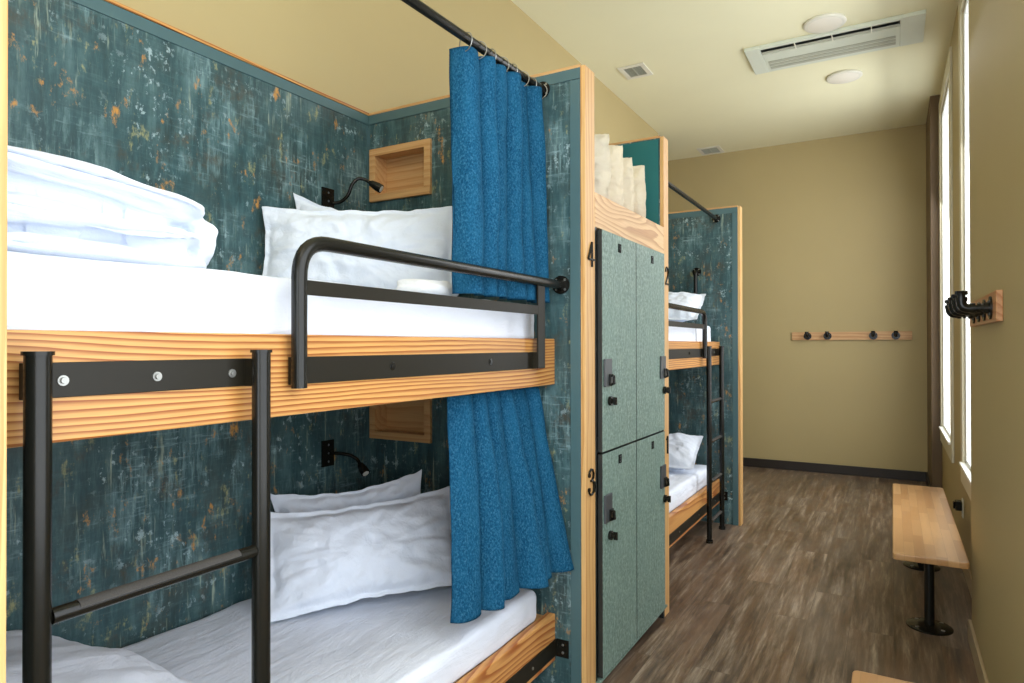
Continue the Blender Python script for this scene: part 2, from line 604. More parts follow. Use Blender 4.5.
def bunk(y0, y1, near_t, far_t, flip, label, lad=(.072, .472), grd=.590, XB=-1.15):
    """y0..y1 inner faces of the end panels. flip: ladder at the far end."""
    root = thing('bunk_bed', label, 'bunk bed', (-1.6, (y0 + y1) / 2, 0), 'built-in bunk beds')

    def P(o):
        return adopt(o, root)
    # panels
    P(MB().box(XL + .001, XK, y0, y1, 0, PT - .006).build('back_panel', TEALP))
    for a, b, side in ((y0 - near_t, y0, 1), (y1, y1 + far_t, -1)):
        p = P(MB().box(XK, -1.04, a, b, 0, PT - .006).build('end_panel', [TEALP]))
        yy = b if side > 0 else a      # face looking into the bunk
        t = .004 * side
        e = (min(yy, yy + t), max(yy, yy + t))
        P(MB().box(XK + .004, -1.04, e[0], e[1], PT - .050, PT - .008).box(-1.082, -1.04, e[0], e[1], 0, PT - .053)
          .box(XK + .004, XK + .012, e[0], e[1], 0, PT - .053).build('panel_trim', TEALT, None, 0.0008))
        P(MB().box(-1.04, -1.02, a, b, 0, PT).build('edge_post', PINE_Z, None, 0.002))
        P(MB().box(XL + .001, -1.0405, a, b, PT - .006, PT + .006).build('top_edging', PINE_X, None, 0.001))
    P(MB().box(XK, XK + .004, y0, y1, PT - .050, PT - .008).box(XK, XK + .004, y1 - .012, y1 - .004, 0, PT - .053)
      .build('back_trim', TEALT, None, 0.0008))
    P(MB().box(XL + .001, XK + .006, y0, y1, PT - .006, PT + .006).build('top_edging', PINE_Y, None, 0.001))
    # boards and decks
    P(MB().box(XB - .035, XB, y0 + .001, y1 - .001, 1.246, 1.425).build('side_board', PINE_Y, None, 0.004))
    P(MB().box(XK + .001, XB - .036, y0 + .001, y1 - .001, 1.27, 1.398).build('bed_deck', PINE_X))
    P(MB().box(XB - .035, XB, y0 + .001, y1 - .001, .165, .348).build('side_board', BOARD2, None, 0.004))
    P(MB().box(XK + .001, XB - .036, y0 + .001, y1 - .001, .19, .330).build('bed_deck', PINE_X))
    lb = P(MB().box(XB + .0005, XB + .0055, y0 + .004, y1 - .004, .186, .250).build('support_bar', BARM, None, 0.001))
    for yy, s in ((y1, -1), (y0, 1)):
        br = MB().box(XB + .0055, XB + .058, min(yy, yy + s * .005), max(yy, yy + s * .005), .184, .252)
        for zz in (.203, .233):
            br.cyl((XB + .034, yy + s * .005, zz), (XB + .034, yy + s * .008, zz), .005, 12, 1)
        P(br.build('support_bracket', [BLACK, STEEL], None, 0.001))
    for yy in [y0 + .25 + k * (y1 - y0 - .45) / 3 for k in range(4)]:
        adopt(MB().cyl((XB + .0055, yy, .218), (XB + .008, yy, .218), .0055, 12).build('bolt', STEEL, None), lb)
    # positions mirrored for the second bunk

    def Y(d):
        return y0 + d if not flip else y1 - d
    sg = -1 if flip else 1
    # guard rail
    gx = XB + .028
    ye = y1 if not flip else y0
    g0 = Y(grd)
    pts = [(gx, g0, 1.307)] + pipe_bend((gx, g0, 1.30), (gx, g0, 1.632), (gx, ye, 1.632), .085) + [(gx, ye - sg * .01, 1.635)]
    gr = P(MB().tube(pts, .0172, 20).build('guard_rail', BLACK, None, 0, True))
    f0, f1 = g0 + sg * .014, Y(1.755)
    lo, hi = min(f0, f1), max(f0, f1)
    adopt(MB().box(gx - .003, gx + .003, lo, hi, 1.512, 1.545).build('middle_bar', BARM, None, .001), gr)
    v0, v1 = Y(1.705), Y(1.760)
    adopt(MB().box(gx - .0035, gx + .0035, min(v0, v1), max(v0, v1), 1.315, 1.622).build('upright_bar', BARM, None, .001), gr)
    pl = MB().box(XB + .0005, XB + .0065, lo, hi, 1.314, 1.375)
    pl.box(XB + .0065, gx - .0036, min(v0, v1), max(v0, v1), 1.314, 1.375)
    pl.box(XB + .0065, gx - .012, g0 - .012, g0 + .012, 1.314, 1.375)
    for d in (.925, 1.415, 1.72):
        yy = Y(d)
        pl.cyl((XB + .0065, yy, 1.345), (XB + .0085, yy, 1.345), .011, 16, 1)
        pl.cyl((XB + .0085, yy, 1.345), (XB + .0115, yy, 1.345), .006, 12, 1)
    adopt(pl.build('mounting_plate', [BARM, BLACK], None, .001), gr)
    adopt(flange(gx, ye, 1.636, -sg).build('flange', [BLACK, STEEL], None, 0, True), gr)
    # ladder
    l0, l1 = Y(lad[0]), Y(lad[1])
    a, b = min(l0, l1), max(l0, l1)
    lx = XB + .05
    ld = P(MB().box(XB + .0005, XB + .006, a - .002, b + .002, 1.318, 1.374).box(XB + .006, lx - .016, a - .006, a + .006, 1.318, 1.374)
           .box(XB + .006, lx - .016, b - .006, b + .006, 1.318, 1.374).build('ladder', BARM, None, .001))
    tag(ld, 'black steel ladder hooked to the bed board')
    for yy in (a, b):
        m = MB().tube([(lx, yy, .012), (lx, yy, 1.386)], .0180, 24)
        m.cyl((lx, yy, 1.386), (lx, yy, 1.392), .0212, 24).cyl((lx, yy, 0), (lx, yy, .02), .024, 20)
        adopt(m.build('ladder_pole', BLACK, None, 0, True), ld)
    for zz in (.992, .708, .424, .14):
        m = MB().tube([(lx, a + .018, zz), (lx, b - .018, zz)], .0125, 18)
        adopt(m.build('rung', BLACK, None, 0, True), ld)
        m = MB()
        vs, fs = [], []
        n = 10
        for i, yy in enumerate((a + .055, b - .055)):
            for k in range(n + 1):
                an = R(15) + R(150) * k / n
                vs.append((lx + .0134 * cos(an), yy, zz + .0134 * sin(an)))
            for k in range(n, -1, -1):
                an = R(15) + R(150) * k / n
                vs.append((lx + .0122 * cos(an), yy, zz + .0122 * sin(an)))
        N = 2 * (n + 1)
        for k in range(N):
            fs.append((k, (k + 1) % N, N + (k + 1) % N, N + k))
        fs.append(tuple(range(N)))
        fs.append(tuple(range(N, 2 * N)))
        adopt(m.add(vs, fs).build('rung_grip', GRIP), ld)
    for i, d in enumerate((.055, .210, .365)):
        yy = Y(lad[0] + d)
        m = MB().cyl((XB + .006, yy, 1.345), (XB + .0085, yy, 1.345), .0085, 16).cyl((XB + .0085, yy, 1.345), (XB + .013, yy, 1.345), .0052, 8)
        adopt(m.build('bolt', STEEL), ld)
    # storage niches in the far end panel
    for z0, z1 in ((2.064, 2.308), (.972, 1.215)):
        x0, x1 = -2.100, -1.750
        fw, yy = .034, y1
        m = MB()
        m.box(x0, x1, yy - .016, yy - .0005, z0, z0 + fw).box(x0, x1, yy - .016, yy - .0005, z1 - fw, z1)
        m.box(x0, x0 + fw, yy - .016, yy - .0005, z0 + fw, z1 - fw).box(x1 - fw, x1, yy - .016, yy - .0005, z0 + fw, z1 - fw)
        nf = P(m.build('storage_niche', PINE_X, None, 0.0015))
        i0, i1, j0, j1 = x0 + fw - .010, x1 - fw + .010, z0 + fw - .010, z1 - fw + .010
        d = .075
        q = MB()   # the recess, open to the front
        e = .006
        q.box(i0 + .001, i0 + e, yy - .0004, yy + d, j0 + .001, j1 - .001).box(i1 - e, i1 - .001, yy - .0004, yy + d, j0 + .001, j1 - .001)
        q.box(i0 + e, i1 - e, yy - .0004, yy + d, j0 + .001, j0 + e).box(i0 + e, i1 - e, yy - .0004, yy + d, j1 - e, j1 - .001)
        q.box(i0 + e, i1 - e, yy + d - .004, yy + d, j0 + e, j1 - e)
        adopt(q.build('niche_liner', PINE_X), nf)
        NICHES.append((root, i0, i1, j0, j1, yy))
    return root


NICHES = []
b1 = bunk(.424, 2.330, .085, .095, False, 'large bunk bed filling the left foreground, ladder at its near end')
b2 = bunk(3.415, 5.310, .080, .080, True, 'smaller looking bunk bed beyond the lockers, ladder at its far end', (.165, .565), .590, -1.178)


def cut_niches():
    """Rebuild the pierced end panels as frames round their niches (real openings)."""
    done = {}
    for root, i0, i1, j0, j1, yy in NICHES:
        done.setdefault((root.name, yy), []).append((i0, i1, j0, j1))
    for (rn, yy), holes in done.items():
        for o in list(bpy.data.objects):
            if o.type == 'MESH' and o.name.startswith('end_panel') and o.parent and o.parent.name == rn:
                ys = [v.co.y for v in o.data.vertices]
                if abs(min(ys) - yy) < 1e-4:
                    b = max(ys)
                    holes.sort(key=lambda h: h[2])
                    m = MB()
                    i0, i1 = holes[0][0], holes[0][1]
                    m.box(XK, i0, yy, b, 0, PT - .006).box(i1, -1.04, yy, b, 0, PT - .006)
                    z = 0
                    for h in holes:
                        m.box(i0, i1, yy, b, z, h[2])
                        m.box(i0, i1, yy + .0755, b, h[2], h[3])
                        z = h[3]
                    m.box(i0, i1, yy, b, z, PT - .006)
                    me = bpy.data.meshes.new('end_panel')
                    me.from_pydata([tuple(v) for v in m.v], [], m.f)
                    me.materials.append(TEALP)
                    o.data = me


cut_niches()

# numerals on the edge posts


def numeral(ch, yc, z0, z1, wd, root, label):
    x = -1.0195
    h = z1 - z0
    m = MB()

    def S(p, r=.0048):
        m.tube([(x + .0028, yc + (a - .5) * wd, z0 + b * h) for a, b in p], r, 8)
    if ch == '4':
        S([(.66, 0), (.66, 1.0)])
        S([(.66, 1.0), (.02, .30)])
        S([(.02, .30), (1.0, .30)])
    elif ch == '3':
        S([(.12, .80), (.18, .92), (.42, 1.0), (.70, .96), (.86, .82), (.82, .66), (.60, .56), (.38, .55)])
        S([(.38, .55), (.64, .55), (.90, .44), (.98, .28), (.90, .10), (.62, 0), (.30, .02), (.08, .12), (.06, .22)], [.0050, .005, .007, .0075, .006, .0045, .0045, .0045, .005])
        for a, b in ((.14, .78), (.10, .22)):
            m.cyl((x, yc + (a - .5) * wd, z0 + b * h), (x + .006, yc + (a - .5) * wd, z0 + b * h), .0085, 14)
    elif ch == '2':
        S([(.06, .72), (.12, .88), (.40, 1.0), (.76, .94), (.94, .76), (.86, .56), (.50, .30), (.08, .04)])
        S([(.08, .03), (.98, .03)], .0055)
    elif ch == '1':
        S([(.20, .80), (.55, 1.0)], .004)
        S([(.55, 1.0), (.55, 0)], .0052)
    o = m.build('bed_number', BLACK, None, 0, True)
    tag(o, label)
    return adopt(o, root)


numeral('4', 2.379, 1.706, 1.802, .056, b1, 'black numeral 4')
numeral('3', 2.378, .818, .917, .056, b1, 'black numeral 3')
numeral('2', 3.378, 1.715, 1.805, .050, b2, 'black numeral 2')
numeral('1', 3.378, .835, .925, .045, b2, 'black numeral 1')

# wall pipe standing on the far bunk's end panel (grab pipe behind the pillow)
gp = flange(-1.354, 5.306, 1.985, -1, .034)
gp.tube([(-1.354, 5.30, 1.985)] + pipe_bend((-1.354, 5.30, 1.985), (-1.354, 5.262, 1.985), (-1.354, 5.262, 1.5), .03) + [(-1.354, 5.262, 1.60)], .0155, 16)
adopt(gp.build('grab_pipe', [BLACK, STEEL], None, 0, True), b2)

# ------------------------------------------------------------------ lockers between the bunks
lk = thing('locker_cabinet', 'bank of four grey-green lockers with a pine shelf above, between the two bunks', 'lockers', (-1.5, 2.88, 0))
LA, LB = 2.4255, 3.3345


def L(o):
    return adopt(o, lk)


c = MB().box(-1.95, -1.021, LA, LA + .018, .0, 1.869).box(-1.95, -1.021, LB - .018, LB, 0, 1.869)
c.box(-1.95, -1.93, LA + .018, LB - .018, 0, 1.869).box(-1.93, -1.04, LA + .018, LB - .018, .055, .075)
c.box(-1.93, -1.04, 2.845, 2.861, .075, 1.869).box(-1.93, -1.04, LA + .018, 2.845, .96, .975).box(-1.93, -1.04, 2.861, LB - .018, .96, .975)
L(c.build('carcass', EDGE))
L(MB().box(-1.07, -1.055, LA + .018, LB - .018, 0, .055).build('toe_kick', EDGE))
L(MB().box(-1.06, -1.006, LA + .001, LB - .001, .058, .068).build('bottom_rail', LOCK, None, .001))
L(MB().box(-2.10, -1.0405, LA, LB, 1.990, 2.008).box(-2.10, -1.0405, LA, LB, 1.870, 1.888).build('shelf_board', PINE_Y))
tag(L(MB().box(-1.040, -1.0195, LA, LB, 1.870, 2.008).build('fascia_board', PINE_F, None, .0015)), 'pine fascia board with swirling grain')
tag(L(MB().box(-2.10, -1.045, LB - .006, LB - .0005, 2.0085, 2.466).build('shelf_side_panel', TEALB)), 'bright teal panel behind the bags')


def locker_door(ya, yb, za, zb, num, k):
    m = MB()
    x0, x1 = -1.0205, -1.0
    d = m.box(x0, x1, ya, yb, za, zb).build('locker_door', [LOCK, EDGE], None, .001)
    for p in d.data.polygons:
        if p.normal.x < .5:
            p.material_index = 1
    L(d)
    h = yb if k else ya            # handle sits toward the near edge on the left column, far edge on the right
    yc = ya + .052 if not k else yb - .038
    z = za + (.372 if zb > 1 else .690)
    zt = zb - .575 if False else (1.345 if zb > 1 else .799)
    pb = MB().box(x1, x1 + .009, yc - .042, yc + .034, zt - .112, zt)
    adopt(pb.build('latch_plate', DARKG, None, .002), d)
    hd = MB().tube([(x1 + .009, yc + .012, zt - .066), (x1 + .024, yc + .012, zt - .070), (x1 + .026, yc + .012, zt - .100), (x1 + .009, yc + .012, zt - .106)], .006, 10)
    hd.box(x1 + .009, x1 + .016, yc - .004, yc + .030, zt - .108, zt - .062)
    adopt(hd.build('latch_handle', BLACK, None, .0015), d)
    kz = zt - .172
    ky = yc + .022
    kb = MB().cyl((x1, ky, kz), (x1 + .012, ky, kz), .019, 24).cyl((x1 + .012, ky, kz), (x1 + .026, ky, kz), .011, 18)
    kb.box(x1 + .018, x1 + .034, ky - .004, ky + .004, kz - .016, kz + .016)
    adopt(kb.build('lock_knob', BLACK, None, .001), d)
    py = ya + .193 if not k else ya + .225
    pz = zb - .052 if zb > 1 else zb - .045
    npl = MB().box(x1, x1 + .0025, py - .016, py + .016, pz - .018, pz + .018)
    # the plate's figure in relief
    w0, hh = .013, .022

    def seg(a, b):
        npl.tube([(x1 + .003, py + (p[0] - .5) * w0, pz + (p[1] - .5) * hh) for p in (a, b)], .0012, 6, 1)
    G = {'4': [((.7, 0), (.7, 1)), ((.7, 1), (0, .35)), ((0, .35), (1, .35))], '3': [((0, 1), (1, 1)), ((1, 1), (.4, .55)), ((.4, .55), (1, .4)), ((1, .4), (.8, 0)), ((.8, 0), (0, 0))],
         '2': [((0, 1), (1, 1)), ((1, 1), (1, .55)), ((1, .55), (0, 0)), ((0, 0), (1, 0))], '1': [((.5, 0), (.5, 1)), ((.5, 1), (.2, .8))]}
    for a, b in G[num]:
        seg(a, b)
    adopt(npl.build('number_plate', [PLATE, DARKG]), d)
    return d


locker_door(2.450, 2.849, .973, 1.862, '4', 0)
locker_door(2.856, 3.278, .973, 1.862, '2', 1)
locker_door(2.450, 2.849, .078, .965, '3', 0)
locker_door(2.856, 3.278, .078, .965, '1', 1)

# ------------------------------------------------------------------ soft goods


def grid_mesh(fn, nu, nv, name, m, parent=None, solid=0.0, close=False):
    vs = [fn(i / nu, j / nv) for j in range(nv + 1) for i in range(nu + 1)]
    fs = [(j * (nu + 1) + i, j * (nu + 1) + i + 1, (j + 1) * (nu + 1) + i + 1, (j + 1) * (nu + 1) + i) for j in range(nv) for i in range(nu)]
    me = bpy.data.meshes.new(name)
    me.from_pydata([tuple(v) for v in vs], [], fs)
    me.materials.append(m)
    for p in me.polygons:
        p.use_smooth = True
    o = bpy.data.objects.new(name, me)
    COL.objects.link(o)
    if parent:
        o.parent = parent
    if solid:
        s = o.modifiers.new('solid', 'SOLIDIFY')
        s.thickness = solid
        s.offset = 0
    return o


def mattress(name, x0, x1, y0, y1, z0, z1, seed, label, group):
    """Foam mattress under a stretched sheet: rounded box, soft creases near the edges."""
    bm = bmesh.new()
    bmesh.ops.create_cube(bm, size=1.0)
    bmesh.ops.scale(bm, vec=(x1 - x0, y1 - y0, z1 - z0), verts=bm.verts)
    bmesh.ops.bevel(bm, geom=list(bm.edges), offset=.035, segments=5, profile=.6, affect='EDGES')
    # cut into strips so that the sheet can crease
    for axis, a, b, n in ((0, x0, x1, 46), (1, y0, y1, 90), (2, z0, z1, 8)):
        L_ = (b - a)
        for k in range(1, n):
            co = [0, 0, 0]
            no = [0, 0, 0]
            co[axis] = -L_ / 2 + L_ * k / n
            no[axis] = 1
            bmesh.ops.bisect_plane(bm, geom=bm.verts[:] + bm.edges[:] + bm.faces[:], plane_co=co, plane_no=no)
    c = Vector(((x0 + x1) / 2, (y0 + y1) / 2, (z0 + z1) / 2))
    bm.normal_update()
    for v in bm.verts:
        p = v.co.copy()
        q = p + c
        tz = p.z / (z1 - z0) + .5
        d = .0065 * fbm((q.x * 4 + seed, q.y * 3, q.z * 6)) * min(1, tz * 2)
        # diagonal tension creases
        u = (q.x * .55 + q.y) * 16 + 2.0 * fbm((q.x * 2, q.y * 2, seed))
        amp = .0050 * max(0, fbm((q.x * 1.7 + seed, q.y * 1.7, 3.3)) + .25)
        d += amp * sin(u)
        v.co += v.normal * d * (1 if tz > .05 else 0)
        v.co += c
    me = bpy.data.meshes.new(name)
    bm.to_mesh(me)
    bm.free()
    me.materials.append(SHEET)
    for p in me.polygons:
        p.use_smooth = True
    o = bpy.data.objects.new(name, me)
    COL.objects.link(o)
    return tag(o, label, 'mattress', group)


MG = 'mattresses in white sheets on the bunks'
mattress('mattress', XK + .008, -1.19, .44, 2.245, 1.400, 1.556, 1.0, 'white-sheeted mattress on the upper level of the nearest bunk', MG)
mattress('mattress', XK + .008, -1.188, .44, 2.262, .332, .456, 5.0, 'white-sheeted mattress on the lower level of the nearest bunk', MG)
mattress('mattress', XK + .008, -1.217, 3.43, 5.215, 1.400, 1.556, 8.0, 'white-sheeted mattress on the upper level of the far bunk', MG)
mattress('mattress', XK + .008, -1.217, 3.43, 5.200, .332, .470, 11.0, 'white-sheeted mattress on the lower level of the far bunk', MG)


def pillow(w, h, t, seed, name='pillow', m=None, nu=70, nv=50, flange_w=.028, sag=.03, wr=1.0, corner=.10, box=2.6):
    """Standing pillow: x across, z up, y thickness; origin at the bottom middle. Oxford hem all round."""
    me = bpy.data.meshes.new(name)
    vs, fs = [], []
    idx = {}

    def surf(i, j, side):
        u, v = -1 + 2 * i / nu, -1 + 2 * j / nv
        fu, fv = 1 - flange_w / w * 2, 1 - flange_w / h * 2
        au, av = min(1, abs(u) / fu), min(1, abs(v) / fv)
        T = ((1 - au ** box) * (1 - av ** box)) ** .62
        # corners reach out, middles of the edges pull in
        x = w / 2 * u * (1 - corner * (1 - v * v) * abs(u) ** 3 * .6)
        z = h / 2 + h / 2 * v * (1 - corner * (1 - u * u) * abs(v) ** 3)
        # gather creases radiating from the corners and hems
        e = max(au, av)
        ang = math.atan2(v, u)
        cre = fbm((ang * 4.2 + seed, e * 1.1, side * 7 + seed), 3) * e ** 2 * (1 - e ** 8) * .030 * wr
        fold = fbm((x * 7 + seed, z * 7 + .7 * x * 9, side * 5), 4) * .010 * wr
        rid = -abs(fbm((x * 4.0 - seed + z * 3, z * 7.0 - x * 2, 2.2 + side), 3)) * .030 * wr * T ** .5
        rid -= abs(fbm((x * 9 + z * 5 + seed, z * 10 - x * 6, 7.7 + side), 2)) * .012 * wr * T ** .5
        y = side * (T * t / 2 * (1 + .12 * (-v)) + (cre + fold + rid) * (.25 + .75 * T) * (1 if T > .02 else .3))
        wave = .012 * fbm((u * 2.6 + seed, v * 2.6, 9)) * e ** 3 * wr
        z -= sag * (1 - u * u) * .5 * (v > 0) * v
        return Vector((x, y + wave + side * .0016, z + (0.008 * fbm((u * 5, seed, 0)) * e ** 6)))
    for side in (-1, 1):
        for j in range(nv + 1):
            for i in range(nu + 1):
                idx[(side, i, j)] = len(vs)
                vs.append(surf(i, j, side))
    for side in (-1, 1):
        for j in range(nv):
            for i in range(nu):
                q = [idx[(side, i, j)], idx[(side, i + 1, j)], idx[(side, i + 1, j + 1)], idx[(side, i, j + 1)]]
                fs.append(q if side < 0 else q[::-1])
    for i in range(nu):
        fs.append([idx[(-1, i + 1, 0)], idx[(-1, i, 0)], idx[(1, i, 0)], idx[(1, i + 1, 0)]])
        fs.append([idx[(-1, i, nv)], idx[(-1, i + 1, nv)], idx[(1, i + 1, nv)], idx[(1, i, nv)]])
    for j in range(nv):
        fs.append([idx[(-1, 0, j)], idx[(-1, 0, j + 1)], idx[(1, 0, j + 1)], idx[(1, 0, j)]])
        fs.append([idx[(-1, nu, j + 1)], idx[(-1, nu, j)], idx[(1, nu, j)], idx[(1, nu, j + 1)]])
    me.from_pydata([tuple(v) for v in vs], [], fs)
    me.materials.append(m or PILLOW)
    for p in me.polygons:
        p.use_smooth = True
    o = bpy.data.objects.new(name, me)
    COL.objects.link(o)
    s = o.modifiers.new('sub', 'SUBSURF')
    s.levels = s.render_levels = 1
    return o


def place(o, loc, yaw, lean, roll=0.0):
    """lean tips the top away (+y local); yaw turns about z; roll tilts in its own plane."""
    o.location = loc
    o.rotation_mode = 'XYZ'
    M_ = Matrix.Rotation(R(yaw), 4, 'Z') @ Matrix.Rotation(R(-lean), 4, 'X') @ Matrix.Rotation(R(roll), 4, 'Y')
    o.rotation_euler = M_.to_euler('XYZ')
    return o


PG = 'white pillows on the bunks'
p = pillow(.76, .375, .125, 2.0, sag=.0)
place(p, (-1.735, 1.845, 1.563), 30, 9)
tag(p, 'front pillow of the two on the nearest upper bed, behind the guard rail', 'pillow', PG)
p = pillow(.70, .42, .10, 12.0, sag=.08, corner=.20)
place(p, (-1.785, 1.972, 1.574), 29, 4, 4)
tag(p, 'rear pillow of the nearest upper bed, its corner peeking out on top', 'pillow', PG)
p = pillow(.73, .385, .15, 23.0, sag=.02)
place(p, (-1.60, 1.79, .482), 49, 29, -4)
tag(p, 'plump front pillow of the two on the nearest lower bed', 'pillow', PG)
p = pillow(.60, .39, .10, 31.0, corner=.15)
place(p, (-1.790, 1.915, .486), 45, 14, -6)
tag(p, 'rear pillow of the nearest lower bed, leaning on the teal wall', 'pillow', PG)
p = pillow(.74, .44, .19, 42.0, corner=.0, box=4)
place(p, (-1.60, 4.80, 1.590), 4, 62)
tag(p, 'pillow on the upper level of the far bunk', 'pillow', PG)
p = pillow(.74, .46, .19, 51.0, corner=.02, box=4)
place(p, (-1.60, 4.68, .515), 4, 66)
tag(p, 'pillow on the lower level of the far bunk', 'pillow', PG)


def soft_stack(name, layers, voxel, seed, wr, m=SHEET, grooves=()):
    """Folded cloth: rounded slabs merged into one skin, creased by noise."""
    bm = bmesh.new()
    for (cx, cy, cz, lx, ly, lz, rz, rx, ry) in layers:
        M_ = Matrix.Translation((cx, cy, cz)) @ Matrix.Rotation(R(rz), 4, 'Z') @ Matrix.Rotation(R(rx), 4, 'X') @ Matrix.Rotation(R(ry), 4, 'Y')
        nu, nv = 40, 20
        rows = []
        for j in range(nv + 1):
            ph = -pi / 2 + pi * j / nv
            row = []
            for i in range(nu):
                th = 2 * pi * i / nu

                def se(c_, e):
                    return math.copysign(abs(c_) ** e, c_)
                e1, e2 = .75, .38
                x = lx / 2 * se(cos(ph), e1 * .5) * se(cos(th), e2)
                y_ = ly / 2 * se(cos(ph), e1 * .5) * se(sin(th), e2)
                z = lz / 2 * se(sin(ph), e1)
                row.append(bm.verts.new(M_ @ Vector((x, y_, z))))
            rows.append(row)
        for j in range(nv):
            for i in range(nu):
                try:
                    bm.faces.new((rows[j][i], rows[j][(i + 1) % nu], rows[j + 1][(i + 1) % nu], rows[j + 1][i]))
                except ValueError:
                    pass
    bmesh.ops.remove_doubles(bm, verts=bm.verts, dist=1e-5)
    me = bpy.data.meshes.new(name)
    bm.to_mesh(me)
    bm.free()
    o = bpy.data.objects.new(name, me)
    COL.objects.link(o)
    r = o.modifiers.new('re', 'REMESH')
    r.mode = 'VOXEL'
    r.voxel_size = voxel
    s = o.modifiers.new('sm', 'SMOOTH')
    s.iterations = 3
    s.factor = .5
    dg = bpy.context.evaluated_depsgraph_get()
    me2 = bpy.data.meshes.new_from_object(o.evaluated_get(dg))
    o.modifiers.clear()
    o.data = me2
    me2.materials.clear()
    me2.materials.append(m)
    nrm = [v.normal.copy() for v in me2.vertices]
    zmin = min(v.co.z for v in me2.vertices)
    for v, n in zip(me2.vertices, nrm):
        q = v.co
        k = min(1, (q.z - zmin) / .03)
        d = fbm((q.x * 3 + seed, q.y * 3, q.z * 5)) * .020
        d -= abs(fbm((q.x * 2.2 + seed, q.y * 1.6 + q.z * 6, q.z * 12 + q.y * 3), 3)) * .030
        d += fbm((q.x * 12 + seed, q.y * 7, q.z * 16)) * .005
        d *= wr
        for gi, (g0, gs) in enumerate(grooves):
            zl = g0 + gs * (q.y - .75) + .012 * noise.noise(Vector((q.y * 5, gi * 3.1, q.x)))
            am = max(0.0, 1 - max(0.0, (q.y - .90) / .06)) * max(0.0, min(1.0, .75 + 1.6 * noise.noise(Vector((q.y * 3.4, gi * 5.7, 2)))))
            dz = (q.z - zl) / .0065
            d -= .030 * am * math.exp(-dz * dz) - .006 * am * math.exp(-((dz - 2.6) / 2) ** 2)
        v.co += n * d * k
    for p_ in me2.polygons:
        p_.use_smooth = True
    s = o.modifiers.new('sm', 'SMOOTH')
    s.iterations = 2
    s.factor = .5
    return o


d = soft_stack('duvet', [
    (-1.70, .725, 1.592, .76, .55, .062, 0, 0, 1),
    (-1.71, .720, 1.630, .73, .56, .056, 3, 1, -2),
    (-1.69, .725, 1.666, .75, .54, .056, -2, -2, 3),
    (-1.71, .710, 1.702, .70, .55, .058, 2, -2, -1),
    (-1.69, .720, 1.740, .74, .56, .064, 1, -4, 2),
    (-1.72, .985, 1.650, .66, .070, .15, 1, 6, 0)], .006, 3.0, .55,
    grooves=((1.592, .01), (1.622, .07), (1.652, -.04), (1.682, -.11), (1.715, -.14)))
tag(d, 'thick white duvet folded in a pile on the nearest upper bed', 'duvet', 'folded duvets at the foot of the nearest bunk')
d = soft_stack('duvet', [
    (-1.70, .78, .505, .78, .64, .090, 0, 0, 0),
    (-1.74, .75, .560, .72, .60, .090, 4, -4, 2),
    (-1.78, .72, .605, .62, .52, .080, 6, -6, 4)], .012, 17.0, .9)
tag(d, 'rumpled white duvet folded low on the nearest lower bed, beside the ladder', 'duvet', 'folded duvets at the foot of the nearest bunk')
d = soft_stack('folded_towel', [
    (-1.34, 1.765, 1.582, .15, .22, .044, 6, 0, 0),
    (-1.35, 1.755, 1.604, .13, .18, .034, 2, 2, 2)], .006, 29.0, .35, m_sheet('white_terry', (.80, .82, .86)))
tag(d, 'small folded white towel on the nearest upper bed beside the curtain', 'towel')

# cream canvas bags on the shelf above the lockers
BG = 'cream canvas bags on the shelf above the lockers'
for k, (yc, w_, h_, t_, ln, lab) in enumerate((
        (2.680, .34, .315, .165, 1, 'tallest creased cream canvas bag, nearest on the locker shelf'),
        (2.850, .34, .310, .100, 0, 'slim stiff cream canvas bag, second nearest on the locker shelf'),
        (2.995, .34, .285, .115, -1, 'cream canvas bag with a dented face, second farthest on the locker shelf'),
        (3.180, .34, .290, .140, -1, 'cream canvas bag next to the teal panel, farthest on the locker shelf'))):
    b = pillow(w_, h_, t_, 60 + 7 * k, 'canvas_bag', CANVAS, 44, 40, .012, .0, 1.0 if k else 1.6, -.06, 3.0)
    place(b, (-1.235, yc, 2.006), 3 - 2 * k, ln)
    tag(b, lab, 'bag', BG)
    for sx in (-.07, .07):
        st = MB()
        st.tube([(sx - .03, .012, h_ - .05), (sx - .02, .016, h_ - .01), (sx, .010, h_ + .006), (sx + .02, .016, h_ - .01), (sx + .03, .012, h_ - .05)], .005, 8)
        st.build('bag_handle', CANVAS, b, 0, True)

# ------------------------------------------------------------------ curtains


def curtain_obj(fn_top, fn_bot, n_folds, amp_t, amp_b, seed, nu=260, nv=60, irregular=.35):
    """Sheet between a top line and a bottom line with sinuous folds across it."""
    def fn(u, v):
        a, b = fn_top(u), fn_bot(u)
        p = a.lerp(b, v)
        t = (b - a).normalized()
        k = u * n_folds * 2 * pi + irregular * 3.4 * noise.noise(Vector((u * 4 + seed, v * .8, 1))) * 2
        amp = amp_t + (amp_b - amp_t) * v
        amp *= .75 + .5 * noise.noise(Vector((u * 5 + seed, v * 1.1, 5)))
        s = sin(k)
        off = (2 * abs(sin(k * .5)) ** .75 - 1) * amp * (1 + .30 * sin(k * .5 + seed))
        yy = s * amp * -.22
        p = p + Vector((off, yy, 0))
        p.x += .006 * noise.noise(Vector((u * 14, v * 5, seed))) 
        return p
    return grid_mesh(fn, nu, nv, 'curtain', CURT, None, .003)


CG = 'blue curtains of the bunks'
rod_z = (2.372, 2.416)


def rod_at(y):
    return 2.372 + (2.414 - 2.372) * (y - .424) / (2.33 - .424)


